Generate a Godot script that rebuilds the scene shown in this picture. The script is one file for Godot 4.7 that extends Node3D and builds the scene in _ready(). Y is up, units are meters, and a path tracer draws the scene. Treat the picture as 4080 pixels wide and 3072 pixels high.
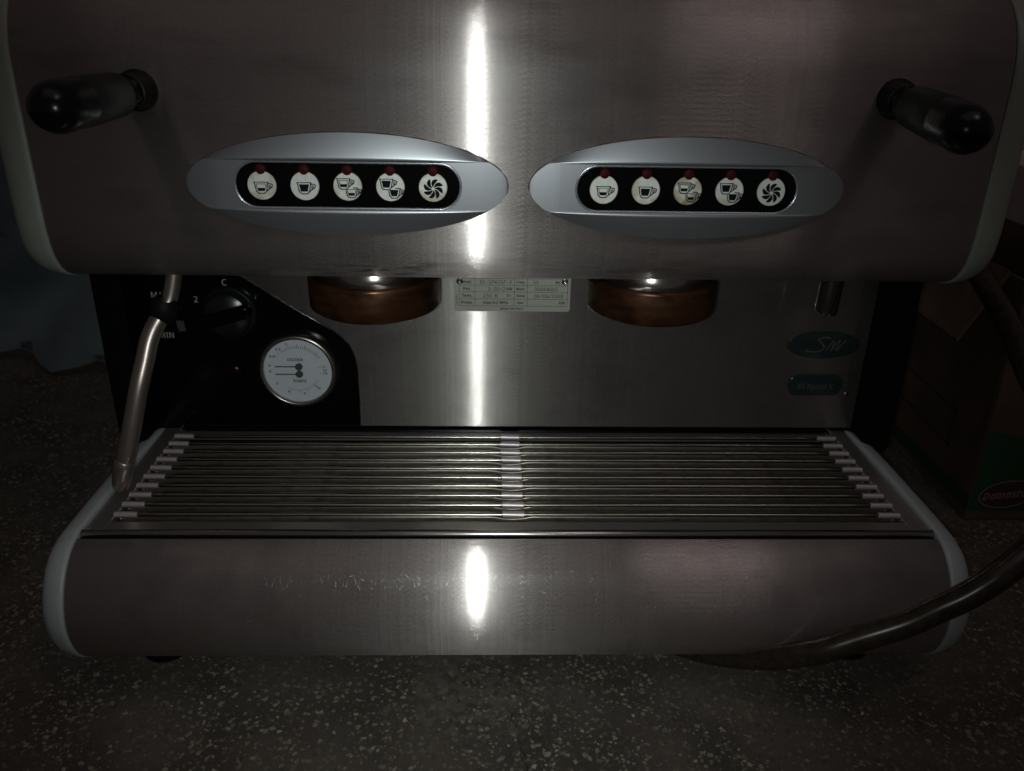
extends Node3D
# A two-group espresso machine on a terrazzo floor, seen close up by a phone flash in a dark room.
# Places are written as (X, H, D): metres right of the machine's middle, below the lens and in front of it; pt() turns that into y-up.

const EYE := 0.5          # height of the lens above the floor
const ROOT := Vector3(0, 0, -0.62)   # the middle of the machine's footprint
var rng := RandomNumberGenerator.new()
var M := {}
var machine: Node3D


func _ready() -> void:
	rng.seed = 8512
	# ---- camera
	var cam := Camera3D.new()
	cam.name = "camera"
	cam.fov = 49.92
	cam.near = 0.02
	cam.far = 40.0
	var right := Vector3(0.9996, 0.0168, 0.0239)
	var up := Vector3(-0.0059, 0.9164, -0.4003)
	var back := right.cross(up).normalized()
	up = back.cross(right).normalized()
	cam.transform = Transform3D(Basis(right.normalized(), up, back), Vector3(-0.0204, EYE, 0))
	var lens := CameraAttributesPhysical.new()
	lens.frustum_focal_length = 12.0 / tan(deg_to_rad(49.92 / 2.0))
	lens.frustum_focus_distance = 0.64
	lens.frustum_near = 0.02
	lens.frustum_far = 40.0
	lens.exposure_aperture = 7.0
	cam.attributes = lens
	add_child(cam)
	cam.current = true
	# ---- the dim room around
	var env := Environment.new()
	env.background_mode = Environment.BG_COLOR
	env.background_color = Color(0.027, 0.0232, 0.0224).linear_to_srgb()
	env.tonemap_mode = Environment.TONE_MAPPER_LINEAR
	env.tonemap_exposure = 1.0
	env.sdfgi_enabled = true
	env.ssao_enabled = true
	env.ssil_enabled = true
	var we := WorldEnvironment.new()
	we.name = "environment"
	we.environment = env
	add_child(we)
	# ---- lights: the phone's flash and a weak ceiling lamp
	var flash := SpotLight3D.new()
	flash.name = "phone_flash"
	flash.position = Vector3(-0.0305, EYE - 0.008, 0.0)
	flash.rotation_degrees = Vector3(-24, 0, 0)
	flash.light_energy = 0.15
	flash.light_color = Color(0.95, 1.0, 0.985)
	flash.light_size = 0.004
	flash.spot_range = 6.0
	flash.spot_attenuation = 2.0
	flash.spot_angle = 37.5
	flash.spot_angle_attenuation = 1.0
	flash.shadow_enabled = true
	add_child(flash)
	var lamp := OmniLight3D.new()
	lamp.name = "ceiling_lamp"
	lamp.position = Vector3(0.72, 2.1, 0.35)
	lamp.light_energy = 0.105
	lamp.light_color = Color(1.0, 0.95, 0.945)
	lamp.light_size = 0.24
	lamp.omni_range = 8.0
	lamp.omni_attenuation = 2.0
	lamp.shadow_enabled = true
	add_child(lamp)

	var panel := AreaLight3D.new()
	panel.name = "ceiling_glow"
	panel.position = Vector3(0.1, 2.3, 0.25)
	panel.rotation_degrees = Vector3(-90, 0, 0)
	panel.area_size = Vector2(2.4, 1.6)
	panel.light_energy = 0.16
	panel.light_color = Color(1.0, 0.915, 0.91)
	panel.area_range = 8.0
	panel.area_attenuation = 2.0
	panel.shadow_enabled = true
	add_child(panel)

	materials()
	floor_and_surroundings()
	machine = Node3D.new()
	machine.name = "espresso_machine"
	machine.position = ROOT
	add_child(machine)
	tag(machine, "brushed steel two-group espresso machine with pale side panels on terrazzo floor", "coffee machine")
	hood()
	lower_body()
	rear_wall()
	control_board()
	for s in [-1, 1]:
		control_panel(s)
		group_head(s)
		steam_knob(s)
	steam_wand()
	water_spout()
	data_plate()
	badges()
	drip_grate()
	hose()


# ------------------------------------------------------------------ helpers
func pt(x: float, h: float, d: float) -> Vector3:
	return Vector3(x, EYE - h, -d)


func tag(o: Node, label: String, category: String, group := "") -> void:
	o.set_meta("label", label)
	o.set_meta("category", category)
	if group:
		o.set_meta("group", group)


func put(called: String, mesh: Mesh, m: Material, parent: Node = null, label := "") -> MeshInstance3D:
	var o := MeshInstance3D.new()
	var par: Node = parent if parent else machine
	var n := called
	var k := 0
	while par.has_node(NodePath(n)):
		k += 1
		n = "%s_%03d" % [called, k]
	o.name = n
	o.mesh = mesh
	o.material_override = m
	par.add_child(o)
	if par == machine:
		o.position = -ROOT
	if label:
		o.set_meta("label", label)
	return o


func lin(r: float, g: float, b: float) -> Color:
	return Color(r, g, b).linear_to_srgb()


func mat(n: String, c: Color, rough: float, metal := 0.0, spec := 0.5) -> StandardMaterial3D:
	var m := StandardMaterial3D.new()
	m.resource_name = n
	m.albedo_color = c
	m.roughness = rough
	m.metallic = metal
	m.metallic_specular = spec
	M[n] = m
	return m


# a surface through rows of points: rows[i][j]; smooth
func sheet(rows: Array, smooth := true, us := 1.0, vs := 1.0) -> ArrayMesh:
	var st := SurfaceTool.new()
	st.begin(Mesh.PRIMITIVE_TRIANGLES)
	add_sheet(st, rows, smooth, us, vs, true)
	return finish(st)


func finish(st: SurfaceTool) -> ArrayMesh:
	st.generate_normals()
	st.index()
	return st.commit()


func add_sheet(st: SurfaceTool, rows: Array, smooth := true, us := 1.0, vs := 1.0, second := false) -> void:
	st.set_smooth_group(0 if smooth else -1)
	var nr: int = rows.size()
	var v0 := 0.0
	for i in nr - 1:
		var a: PackedVector3Array = rows[i]
		var b: PackedVector3Array = rows[i + 1]
		var dv := a[0].distance_to(b[0]) * vs
		var u0 := 0.0
		for j in a.size() - 1:
			var du := maxf(a[j].distance_to(a[j + 1]), b[j].distance_to(b[j + 1])) * us
			var q := [[a[j], Vector2(u0, v0)], [b[j], Vector2(u0, v0 + dv)], [b[j + 1], Vector2(u0 + du, v0 + dv)], [a[j + 1], Vector2(u0 + du, v0)]]
			var e := [Vector2(j, i), Vector2(j, i + 1), Vector2(j + 1, i + 1), Vector2(j + 1, i)]
			for k in [0, 2, 1, 0, 3, 2]:
				st.set_uv(q[k][1])
				if second:
					st.set_uv2(e[k] / Vector2(a.size() - 1, nr - 1))
				st.add_vertex(q[k][0])
			u0 += du
		v0 += dv


func flat_fan(st: SurfaceTool, poly: PackedVector2Array, to3: Callable, flip := false) -> void:
	st.set_smooth_group(-1)
	var idx := Geometry2D.triangulate_polygon(poly)
	for k in range(0, idx.size(), 3):
		for j in ([0, 1, 2] if flip else [0, 2, 1]):
			var p := poly[idx[k + j]]
			st.set_uv(p * 4.0)
			st.add_vertex(to3.call(p))


# offset a closed outline inwards (positive) along its corner normals
func inset(poly: PackedVector2Array, by: float) -> PackedVector2Array:
	var out := PackedVector2Array()
	var n := poly.size()
	var area := 0.0
	for i in n:
		area += poly[i].cross(poly[(i + 1) % n])
	var s := 1.0 if area > 0 else -1.0
	for i in n:
		var a := (poly[i] - poly[(i + n - 1) % n]).normalized()
		var b := (poly[(i + 1) % n] - poly[i]).normalized()
		var na := Vector2(-a.y, a.x) * s
		var nb := Vector2(-b.y, b.x) * s
		var m := (na + nb).normalized()
		out.append(poly[i] + m * by / maxf(0.5, m.dot(na)))
	return out


# an outline in the plane facing the viewer (x, y up) pushed from depth z0 (back) to z1 (front) with a rounded front edge
func plate_mesh(poly: PackedVector2Array, z0: float, z1: float, bevel: float, steps := 4, dome := 0.0) -> ArrayMesh:
	var st := SurfaceTool.new()
	st.begin(Mesh.PRIMITIVE_TRIANGLES)
	var rows := []
	var ring := func(p: PackedVector2Array, z: float):
		var r := PackedVector3Array()
		for q in p:
			r.append(Vector3(q.x, q.y, z))
		r.append(r[0])
		return r
	rows.append(ring.call(poly, z0))
	for i in steps + 1:
		var a := PI / 2 * i / steps
		rows.append(ring.call(inset(poly, bevel * (1 - cos(a))), z1 - bevel + bevel * sin(a)))
	add_sheet(st, rows)
	var front := inset(poly, bevel)
	if dome > 0.0:
		var c := Vector2.ZERO
		for q in front:
			c += q / front.size()
		var rr := []
		for i in 7:
			var t := i / 6.0
			var r := PackedVector3Array()
			for q in front:
				var w := q.lerp(c, t * 0.98)
				r.append(Vector3(w.x, w.y, z1 + dome * sin(t * PI / 2)))
			r.append(r[0])
			rr.append(r)
		add_sheet(st, rr)
	else:
		flat_fan(st, front, func(q: Vector2): return Vector3(q.x, q.y, z1))
	return finish(st)


func ellipse(c: Vector2, a: float, b: float, n := 64) -> PackedVector2Array:
	var p := PackedVector2Array()
	for i in n:
		var t := TAU * i / n
		p.append(c + Vector2(a * cos(t), b * sin(t)))
	return p


func stadium(c: Vector2, hw: float, hh: float, r: float, n := 10) -> PackedVector2Array:
	var p := PackedVector2Array()
	for k in 4:
		var cc := c + Vector2((hw - r) * [1, -1, -1, 1][k], (hh - r) * [1, 1, -1, -1][k])
		for i in n + 1:
			var t := PI / 2 * k + PI / 2 * i / n
			p.append(cc + Vector2(cos(t), sin(t)) * r)
	return p


# a tube along points with a radius at each
func tube(path: Array, rad: Array, sides := 20, caps := true, us := 1.0) -> ArrayMesh:
	var st := SurfaceTool.new()
	st.begin(Mesh.PRIMITIVE_TRIANGLES)
	add_tube(st, path, rad, sides, caps, us)
	return finish(st)


func add_tube(st: SurfaceTool, path: Array, rad: Array, sides := 20, caps := true, _us := 1.0) -> void:
	var rows := []
	var n := path.size()
	var ref := Vector3(0.13, 0.31, 0.94).normalized()
	for i in n:
		var p: Vector3 = path[i]
		var before: Vector3 = path[maxi(i - 1, 0)]
		var after: Vector3 = path[mini(i + 1, n - 1)]
		var t := (after - before).normalized()
		if absf(t.dot(ref)) > 0.97:
			ref = Vector3(0.95, 0.2, 0.1).normalized()
		var a := (ref - t * ref.dot(t)).normalized()
		ref = a
		var b := t.cross(a)
		var r: float = rad[mini(i, rad.size() - 1)]
		var row := PackedVector3Array()
		for k in sides + 1:
			var w := TAU * k / sides
			row.append(p + (a * cos(w) + b * sin(w)) * r)
		rows.append(row)
	if caps:
		var f := PackedVector3Array()
		var l := PackedVector3Array()
		for k in sides + 1:
			f.append(path[0])
			l.append(path[n - 1])
		rows.push_front(f)
		rows.append(l)
	add_sheet(st, rows, true)


# smooth path through points
func spline(p: Array, per := 8) -> Array:
	var out := []
	for i in p.size() - 1:
		var a: Vector3 = p[maxi(i - 1, 0)]
		var b: Vector3 = p[i]
		var c: Vector3 = p[i + 1]
		var d: Vector3 = p[mini(i + 2, p.size() - 1)]
		for k in per:
			out.append(b.cubic_interpolate(c, a, d, k / float(per)))
	out.append(p[p.size() - 1])
	return out


func spline2(p: Array, per := 6) -> PackedVector2Array:
	var q := []
	for v in p:
		q.append(Vector3(v.x, v.y, 0))
	var out := PackedVector2Array()
	for v in spline(q, per):
		out.append(Vector2(v.x, v.y))
	return out


# a body of revolution about an axis through c along dir; prof = [along, radius]
func lathe(c: Vector3, dir: Vector3, prof: Array, sides := 40) -> ArrayMesh:
	var st := SurfaceTool.new()
	st.begin(Mesh.PRIMITIVE_TRIANGLES)
	add_lathe(st, c, dir, prof, sides)
	return finish(st)


func add_lathe(st: SurfaceTool, c: Vector3, dir: Vector3, prof: Array, sides := 40) -> void:
	dir = dir.normalized()
	var a := dir.cross(Vector3(0.21, 0.11, 0.97) if absf(dir.z) < 0.8 else Vector3(0.97, 0.2, 0.1)).normalized()
	var b := dir.cross(a)
	var rows := []
	for q in prof:
		var row := PackedVector3Array()
		for k in sides + 1:
			var w := -TAU * k / sides
			row.append(c + dir * q[0] + (a * cos(w) + b * sin(w)) * maxf(q[1], 1e-5))
		rows.append(row)
	add_sheet(st, rows)


func box(st: SurfaceTool, lo: Vector3, hi: Vector3, bev := 0.0006) -> void:
	var e := Vector3.ONE * minf(bev, 0.4 * minf(hi.x - lo.x, minf(hi.y - lo.y, hi.z - lo.z)))
	st.set_smooth_group(-1)
	var c := (lo + hi) / 2
	var h := (hi - lo) / 2
	var quad := func(p: Array):
		for k in [0, 1, 2, 0, 2, 3]:
			st.set_uv(Vector2(p[k].x + p[k].z, p[k].y))
			st.add_vertex(p[k])
	for ax in 3:
		var u := Vector3.ZERO
		var v := Vector3.ZERO
		var w := Vector3.ZERO
		w[ax] = 1
		u[(ax + 1) % 3] = 1
		v[(ax + 2) % 3] = 1
		for s in [-1.0, 1.0]:
			var pts := []
			for k in [[-1, -1], [1, -1], [1, 1], [-1, 1]]:
				pts.append(c + w * h * s + u * (h - e) * k[0] + v * (h - e) * k[1])
			if s > 0:
				pts.reverse()
			quad.call(pts)
		# chamfers along the edges parallel to axis ax
		for s in [-1.0, 1.0]:
			for t in [-1.0, 1.0]:
				var p1: Vector3 = c + u * h * s + v * (h - e) * t
				var p2: Vector3 = c + u * (h - e) * s + v * h * t
				var q := [p1 - w * (h - e), p2 - w * (h - e), p2 + w * (h - e), p1 + w * (h - e)]
				if s * t < 0:
					q.reverse()
				quad.call(q)


func box_mesh(lo: Vector3, hi: Vector3, bev := 0.0006) -> ArrayMesh:
	var st := SurfaceTool.new()
	st.begin(Mesh.PRIMITIVE_TRIANGLES)
	box(st, lo, hi, bev)
	return finish(st)


# flat inked line of a given width in a plane facing the viewer
func ink_line(st: SurfaceTool, p: Array, w: float, z: float, closed := false) -> void:
	st.set_smooth_group(-1)
	# one ribbon, mitred at its corners
	var n := p.size()
	var l := []
	var r := []
	for i in n:
		var c: Vector2 = p[i]
		var before: Vector2 = p[(i + n - 1) % n] if closed or i > 0 else c
		var after: Vector2 = p[(i + 1) % n] if closed or i < n - 1 else c
		var t0 := (c - before).normalized() if c != before else (after - c).normalized()
		var t1 := (after - c).normalized() if after != c else t0
		var m := Vector2(-t0.y - t1.y, t0.x + t1.x).normalized()
		var k := minf(1.6, 1.0 / maxf(0.2, m.dot(Vector2(-t0.y, t0.x))))
		l.append(c + m * w * 0.5 * k)
		r.append(c - m * w * 0.5 * k)
	for i in (n if closed else n - 1):
		var j := (i + 1) % n
		var q := [l[i], l[j], r[j], r[i]]
		for k in [0, 1, 2, 0, 2, 3]:
			st.set_uv(q[k])
			st.add_vertex(Vector3(q[k].x, q[k].y, z))


func ink_fill(st: SurfaceTool, p: Array, z: float) -> void:
	flat_fan(st, PackedVector2Array(p), func(q: Vector2): return Vector3(q.x, q.y, z), true)


var fonts := {}
func letters(called: String, s: String, at: Vector3, cap: float, m: Material, parent: Node, bold := false, mono := false, stretch := 1.0, family := "Droid Sans", slant := 0.0) -> MeshInstance3D:
	var key := family + str(bold) + str(mono)
	if not fonts.has(key):
		var f := SystemFont.new()
		f.font_names = PackedStringArray(["Droid Sans Mono" if mono else family])
		if bold:
			f.font_weight = 700
		fonts[key] = f
	var t := TextMesh.new()
	t.font = fonts[key]
	t.font_size = 24
	t.curve_step = 2.0
	t.pixel_size = cap / (0.714 * 24.0)
	t.depth = 0.00012
	t.text = s
	var o := put(called, t, m, parent)
	o.position = at + (-ROOT if parent == machine else Vector3.ZERO)
	if stretch != 1.0:
		o.scale = Vector3(stretch, 1, 1)
	if slant != 0.0:
		o.transform.basis = Basis(Vector3(stretch, 0, 0), Vector3(slant, 1, 0), Vector3(0, 0, 1))
	return o


# ------------------------------------------------------------------ textures and materials
# the brush lines' flanks: the surface leans up or down from line to line, hardly ever sideways
func brush_normals() -> ImageTexture:
	var n := 1024
	var b := PackedByteArray()
	b.resize(n * n * 3)
	for y in n:
		var lvl := rng.randfn() * 0.2
		var knots := PackedFloat32Array()
		for k in 16:
			knots.append(lvl + rng.randfn() * 0.16)
		var ph := rng.randi() % 64
		for x in n:
			var q := (x + ph) % n
			var k := q >> 6
			var ny := clampf(lerpf(knots[k], knots[(k + 1) & 15], (q & 63) / 64.0), -0.7, 0.7)
			var i := (y * n + x) * 3
			b[i] = 128
			b[i + 1] = int(127.5 + 127.5 * ny)
			b[i + 2] = int(127.5 + 127.5 * sqrt(1 - ny * ny))
	return ImageTexture.create_from_image(Image.create_from_data(n, n, false, Image.FORMAT_RGB8, b))


func steel(n: String, c: Color, wear: Image, uvs: Vector2, bump: float) -> StandardMaterial3D:
	var m := mat(n, c, 1.0, 0.91)
	m.roughness_texture = M["brush_rough"]
	m.texture_filter = BaseMaterial3D.TEXTURE_FILTER_NEAREST
	m.roughness_texture_channel = BaseMaterial3D.TEXTURE_CHANNEL_RED
	m.anisotropy_enabled = true
	m.anisotropy = -1.0
	m.normal_enabled = true
	m.normal_texture = M["brush_normal"]
	m.normal_scale = bump
	m.clearcoat_enabled = true
	m.clearcoat = 0.15
	m.clearcoat_roughness = 0.3
	m.uv1_scale = Vector3(uvs.x, uvs.y, 1)
	m.detail_enabled = true
	m.detail_albedo = ImageTexture.create_from_image(wear)
	m.detail_uv_layer = BaseMaterial3D.DETAIL_UV_2
	return m


# smears and wiped patches of a metal sheet, as a see-through layer over its own colour
func wear_image(w: int, h: int, sd: int) -> Image:
	var f := FastNoiseLite.new()
	f.seed = sd
	f.frequency = 0.022
	f.fractal_octaves = 5
	var sw := w / 5
	var sh := h / 4
	var im := Image.create(sw, sh, false, Image.FORMAT_RGBA8)
	for y in sh:
		for x in sw:
			var v := f.get_noise_2d(x * 0.9, y * 1.1)
			var fine := f.get_noise_2d(x * 0.8 + 400, y * 14.0)
			if v > 0:
				im.set_pixel(x, y, Color(0.20, 0.17, 0.15, clampf(v * 0.36 + fine * 0.05, 0, 0.24)))
			else:
				im.set_pixel(x, y, Color(0.20, 0.17, 0.15, clampf(fine * 0.06 + 0.02, 0, 0.1)))
	im.resize(w, h, Image.INTERPOLATE_CUBIC)
	return im


func ticks(img: Image, n: int, area: Rect2, len_lo: float, len_hi: float, ang: float, spread: float, c_lo: float, c_hi: float, alpha: float) -> void:
	for i in n:
		var p := area.position + Vector2(rng.randf(), rng.randf()) * area.size
		var a := ang + rng.randfn() * spread
		var l := rng.randf_range(len_lo, len_hi)
		var bend := rng.randfn() * 0.04
		var v := rng.randf_range(c_lo, c_hi)
		for k in int(l) + 1:
			if p.x >= 0 and p.y >= 0 and p.x < img.get_width() and p.y < img.get_height():
				img.set_pixel(int(p.x), int(p.y), Color(v, v * 0.98, v * 0.95, alpha))
			p += Vector2(cos(a), sin(a))
			a += bend


func stain(img: Image, area: Rect2, c: Color, amount: float, sd: int) -> void:
	var f := FastNoiseLite.new()
	f.seed = sd
	f.frequency = 0.02
	f.fractal_octaves = 5
	for y in int(area.size.y):
		var ty := y / area.size.y
		for x in int(area.size.x):
			var tx := x / area.size.x
			var v := (f.get_noise_2d(x * 0.6, y * 2.0) + 0.12) * 3.0 * sin(tx * PI) * sin(ty * PI) * amount
			if v > 0.03:
				var px := int(area.position.x) + x
				var py := int(area.position.y) + y
				if px < img.get_width() and py < img.get_height():
					var o := img.get_pixel(px, py)
					v = minf(v, 0.8)
					img.set_pixel(px, py, Color(lerpf(o.r, c.r, v), lerpf(o.g, c.g, v), lerpf(o.b, c.b, v), maxf(o.a, v)))


func materials() -> void:
	M["brush_normal"] = brush_normals()
	# fine grooves: most are polished, the rest are torn and scatter light wider
	var rb := PackedByteArray()
	rb.resize(512 * 512)
	for i in rb.size():
		var q := rng.randf()
		rb[i] = int(255 * (0.14 if q < 0.40 else 0.24 if q < 0.56 else 0.40 if q < 0.80 else 0.75))
	M["brush_rough"] = ImageTexture.create_from_image(Image.create_from_data(512, 512, false, Image.FORMAT_L8, rb))
	var hood_wear := wear_image(1400, 1024, 11)
	ticks(hood_wear, 900, Rect2(0, 250, 1400, 770), 1, 5, 0.0, 0.25, 0.14, 0.5, 0.3)
	ticks(hood_wear, 130, Rect2(0, 0, 1400, 1024), 1, 4, 0.0, 2.0, 0.8, 1.0, 0.7)
	stain(hood_wear, Rect2(330, 800, 330, 170), Color(0.22, 0.11, 0.05), 0.42, 3)
	stain(hood_wear, Rect2(720, 800, 330, 170), Color(0.22, 0.11, 0.05), 0.22, 5)
	stain(hood_wear, Rect2(0, 780, 1400, 200), Color(0.15, 0.10, 0.07), 0.14, 9)
	var nose_wear := wear_image(2000, 400, 12)
	ticks(nose_wear, 2200, Rect2(0, 40, 2000, 190), 2, 7, 0.0, 2.0, 0.1, 0.35, 0.28)
	ticks(nose_wear, 900, Rect2(0, 0, 2000, 400), 2, 8, 0.0, 0.3, 0.15, 0.5, 0.25)
	ticks(nose_wear, 500, Rect2(200, 60, 1500, 130), 2, 9, 0.6, 1.3, 0.75, 1.0, 0.35)
	var wall_wear := wear_image(1400, 400, 13)
	ticks(wall_wear, 1300, Rect2(0, 0, 1400, 400), 2, 8, 0.2, 0.5, 0.12, 0.45, 0.3)
	ticks(wall_wear, 70, Rect2(0, 0, 1400, 400), 2, 9, -0.3, 0.5, 0.85, 1.0, 0.7)
	steel("hood_steel", lin(0.40, 0.352, 0.34), hood_wear, Vector2(1.5, 260.0), 1.7)
	steel("wall_steel", lin(0.37, 0.335, 0.32), wall_wear, Vector2(1.45, 250.0), 2.0)
	steel("nose_steel", lin(0.43, 0.38, 0.368), nose_wear, Vector2(1.48, 255.0), 1.2)
	var fr := mat("frame_steel", lin(0.46, 0.42, 0.40), 0.36, 0.9)
	fr.anisotropy_enabled = true
	fr.anisotropy = -0.5
	mat("scratch", lin(0.85, 0.83, 0.80), 0.45, 0.4)
	mat("rim_steel", lin(0.6, 0.56, 0.55), 0.26, 1.0)
	mat("chrome", lin(0.62, 0.58, 0.55), 0.16, 1.0)
	mat("wand_steel", lin(0.40, 0.33, 0.30), 0.35, 0.9)
	mat("dark_chrome", lin(0.30, 0.28, 0.27), 0.2, 1.0)
	mat("nut_steel", lin(0.012, 0.010, 0.009), 0.5, 0.5)
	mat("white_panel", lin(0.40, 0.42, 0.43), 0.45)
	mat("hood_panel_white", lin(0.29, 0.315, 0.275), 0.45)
	mat("black_gloss", lin(0.0025, 0.0025, 0.003), 0.13, 0.0, 0.38)
	mat("black_matt", lin(0.0025, 0.0025, 0.003), 0.7, 0.0, 0.2)
	mat("black_rubber", lin(0.005, 0.005, 0.005), 0.6, 0.0, 0.3)
	mat("switch_black", lin(0.009, 0.009, 0.010), 0.28)
	mat("knob_black", lin(0.004, 0.0045, 0.005), 0.22, 0.0, 0.4)
	mat("knob_grip", lin(0.014, 0.018, 0.016), 0.5, 0.0, 0.4)
	mat("silver_paint", lin(0.34, 0.34, 0.366), 0.35, 0.85)
	mat("slot_lip", lin(0.55, 0.57, 0.62), 0.25, 0.8)
	mat("button_silver", lin(0.62, 0.62, 0.55), 0.45, 0.25)
	mat("ink", lin(0.005, 0.005, 0.012), 0.7, 0.0, 0.25)
	mat("ink_soft", lin(0.008, 0.008, 0.010), 0.7, 0.0, 0.2)
	mat("ink_stamped", lin(0.045, 0.045, 0.04), 0.7, 0.0, 0.2)
	mat("ink_red", lin(0.30, 0.02, 0.06), 0.6)
	mat("ink_white", lin(0.40, 0.38, 0.35), 0.6)
	mat("ink_light", lin(0.42, 0.42, 0.40), 0.5, 0.5)
	mat("led_red", lin(0.05, 0.005, 0.0075), 0.55, 0.0, 0.2)
	mat("lamp_red", lin(0.009, 0.001, 0.001), 0.2, 0.0, 0.4)
	mat("plate", lin(0.50, 0.485, 0.42), 0.5, 0.4)
	mat("grime", lin(0.05, 0.028, 0.014), 0.8)
	mat("badge_teal", lin(0.017, 0.026, 0.026), 0.1)
	mat("badge_ink", lin(0.085, 0.078, 0.07), 0.5)
	mat("dial_white", lin(0.57, 0.585, 0.64), 0.6)
	mat("gauge_rim", lin(0.33, 0.305, 0.265), 0.3, 1.0)
	var gl := mat("gauge_glass", Color(1, 1, 1, 0.06), 0.05)
	gl.transparency = BaseMaterial3D.TRANSPARENCY_ALPHA
	var cop := mat("coffee_brown", lin(0.10, 0.047, 0.026), 1.0, 0.7)
	cop.albedo_texture = noise_tex(3, 0.012, [Color(0.6, 0.52, 0.46), Color(1, 0.95, 0.9), Color(0.8, 0.72, 0.62)], 256)
	cop.roughness_texture = noise_tex(17, 0.02, [Color(0.2, 0.2, 0.2), Color(0.5, 0.5, 0.5)], 256)
	cop.uv1_scale = Vector3(5, 12, 1)
	var slat := mat("slat_olive", lin(0.27, 0.240, 0.200), 0.31, 0.85)
	slat.albedo_texture = noise_tex(11, 0.012, [Color(0.7, 0.67, 0.62), Color(1, 1, 1), Color(0.86, 0.84, 0.8)], 512)
	slat.uv1_scale = Vector3(5, 9, 1)
	mat("bar_steel", lin(0.36, 0.33, 0.31), 0.22, 1.0)
	mat("pad_steel", lin(0.70, 0.61, 0.63), 0.38, 0.6)
	mat("pad_dull", lin(0.50, 0.42, 0.425), 0.45, 0.6)
	var ho := mat("hose_brown", lin(0.048, 0.033, 0.023), 0.26)
	ho.albedo_texture = noise_tex(5, 0.03, [Color(0.6, 0.6, 0.6), Color(1, 1, 1)], 256)
	ho.uv1_scale = Vector3(10, 10, 1)
	var cb := mat("cardboard", lin(0.12, 0.072, 0.052), 0.85)
	cb.albedo_texture = noise_tex(7, 0.01, [Color(0.8, 0.78, 0.76), Color(1, 1, 1)], 512)
	cb.uv1_scale = Vector3(2, 2, 1)
	mat("cardboard_edge", lin(0.34, 0.22, 0.16), 0.9)
	mat("box_green", lin(0.008, 0.055, 0.017), 0.7)
	mat("box_dark_print", lin(0.05, 0.03, 0.02), 0.8)
	mat("logo_dark", lin(0.05, 0.02, 0.02), 0.7)
	mat("logo_pale", lin(0.22, 0.16, 0.15), 0.7)
	mat("pale_paper", lin(0.62, 0.48, 0.50), 0.7)
	var cl := mat("blue_sheet", lin(0.16, 0.195, 0.205), 0.7)
	cl.albedo_texture = noise_tex(9, 0.006, [Color(0.7, 0.75, 0.8), Color(1, 1, 1)], 256)
	terrazzo()


func noise_tex(sd: int, freq: float, cols: Array, size := 256) -> NoiseTexture2D:
	var f := FastNoiseLite.new()
	f.seed = sd
	f.frequency = freq
	f.fractal_octaves = 4
	var t := NoiseTexture2D.new()
	t.width = size
	t.height = size
	t.seamless = true
	t.noise = f
	var g := Gradient.new()
	var off := PackedFloat32Array()
	for i in cols.size():
		off.append(i / float(cols.size() - 1))
	g.offsets = off
	g.colors = PackedColorArray(cols)
	t.color_ramp = g
	return t


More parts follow.
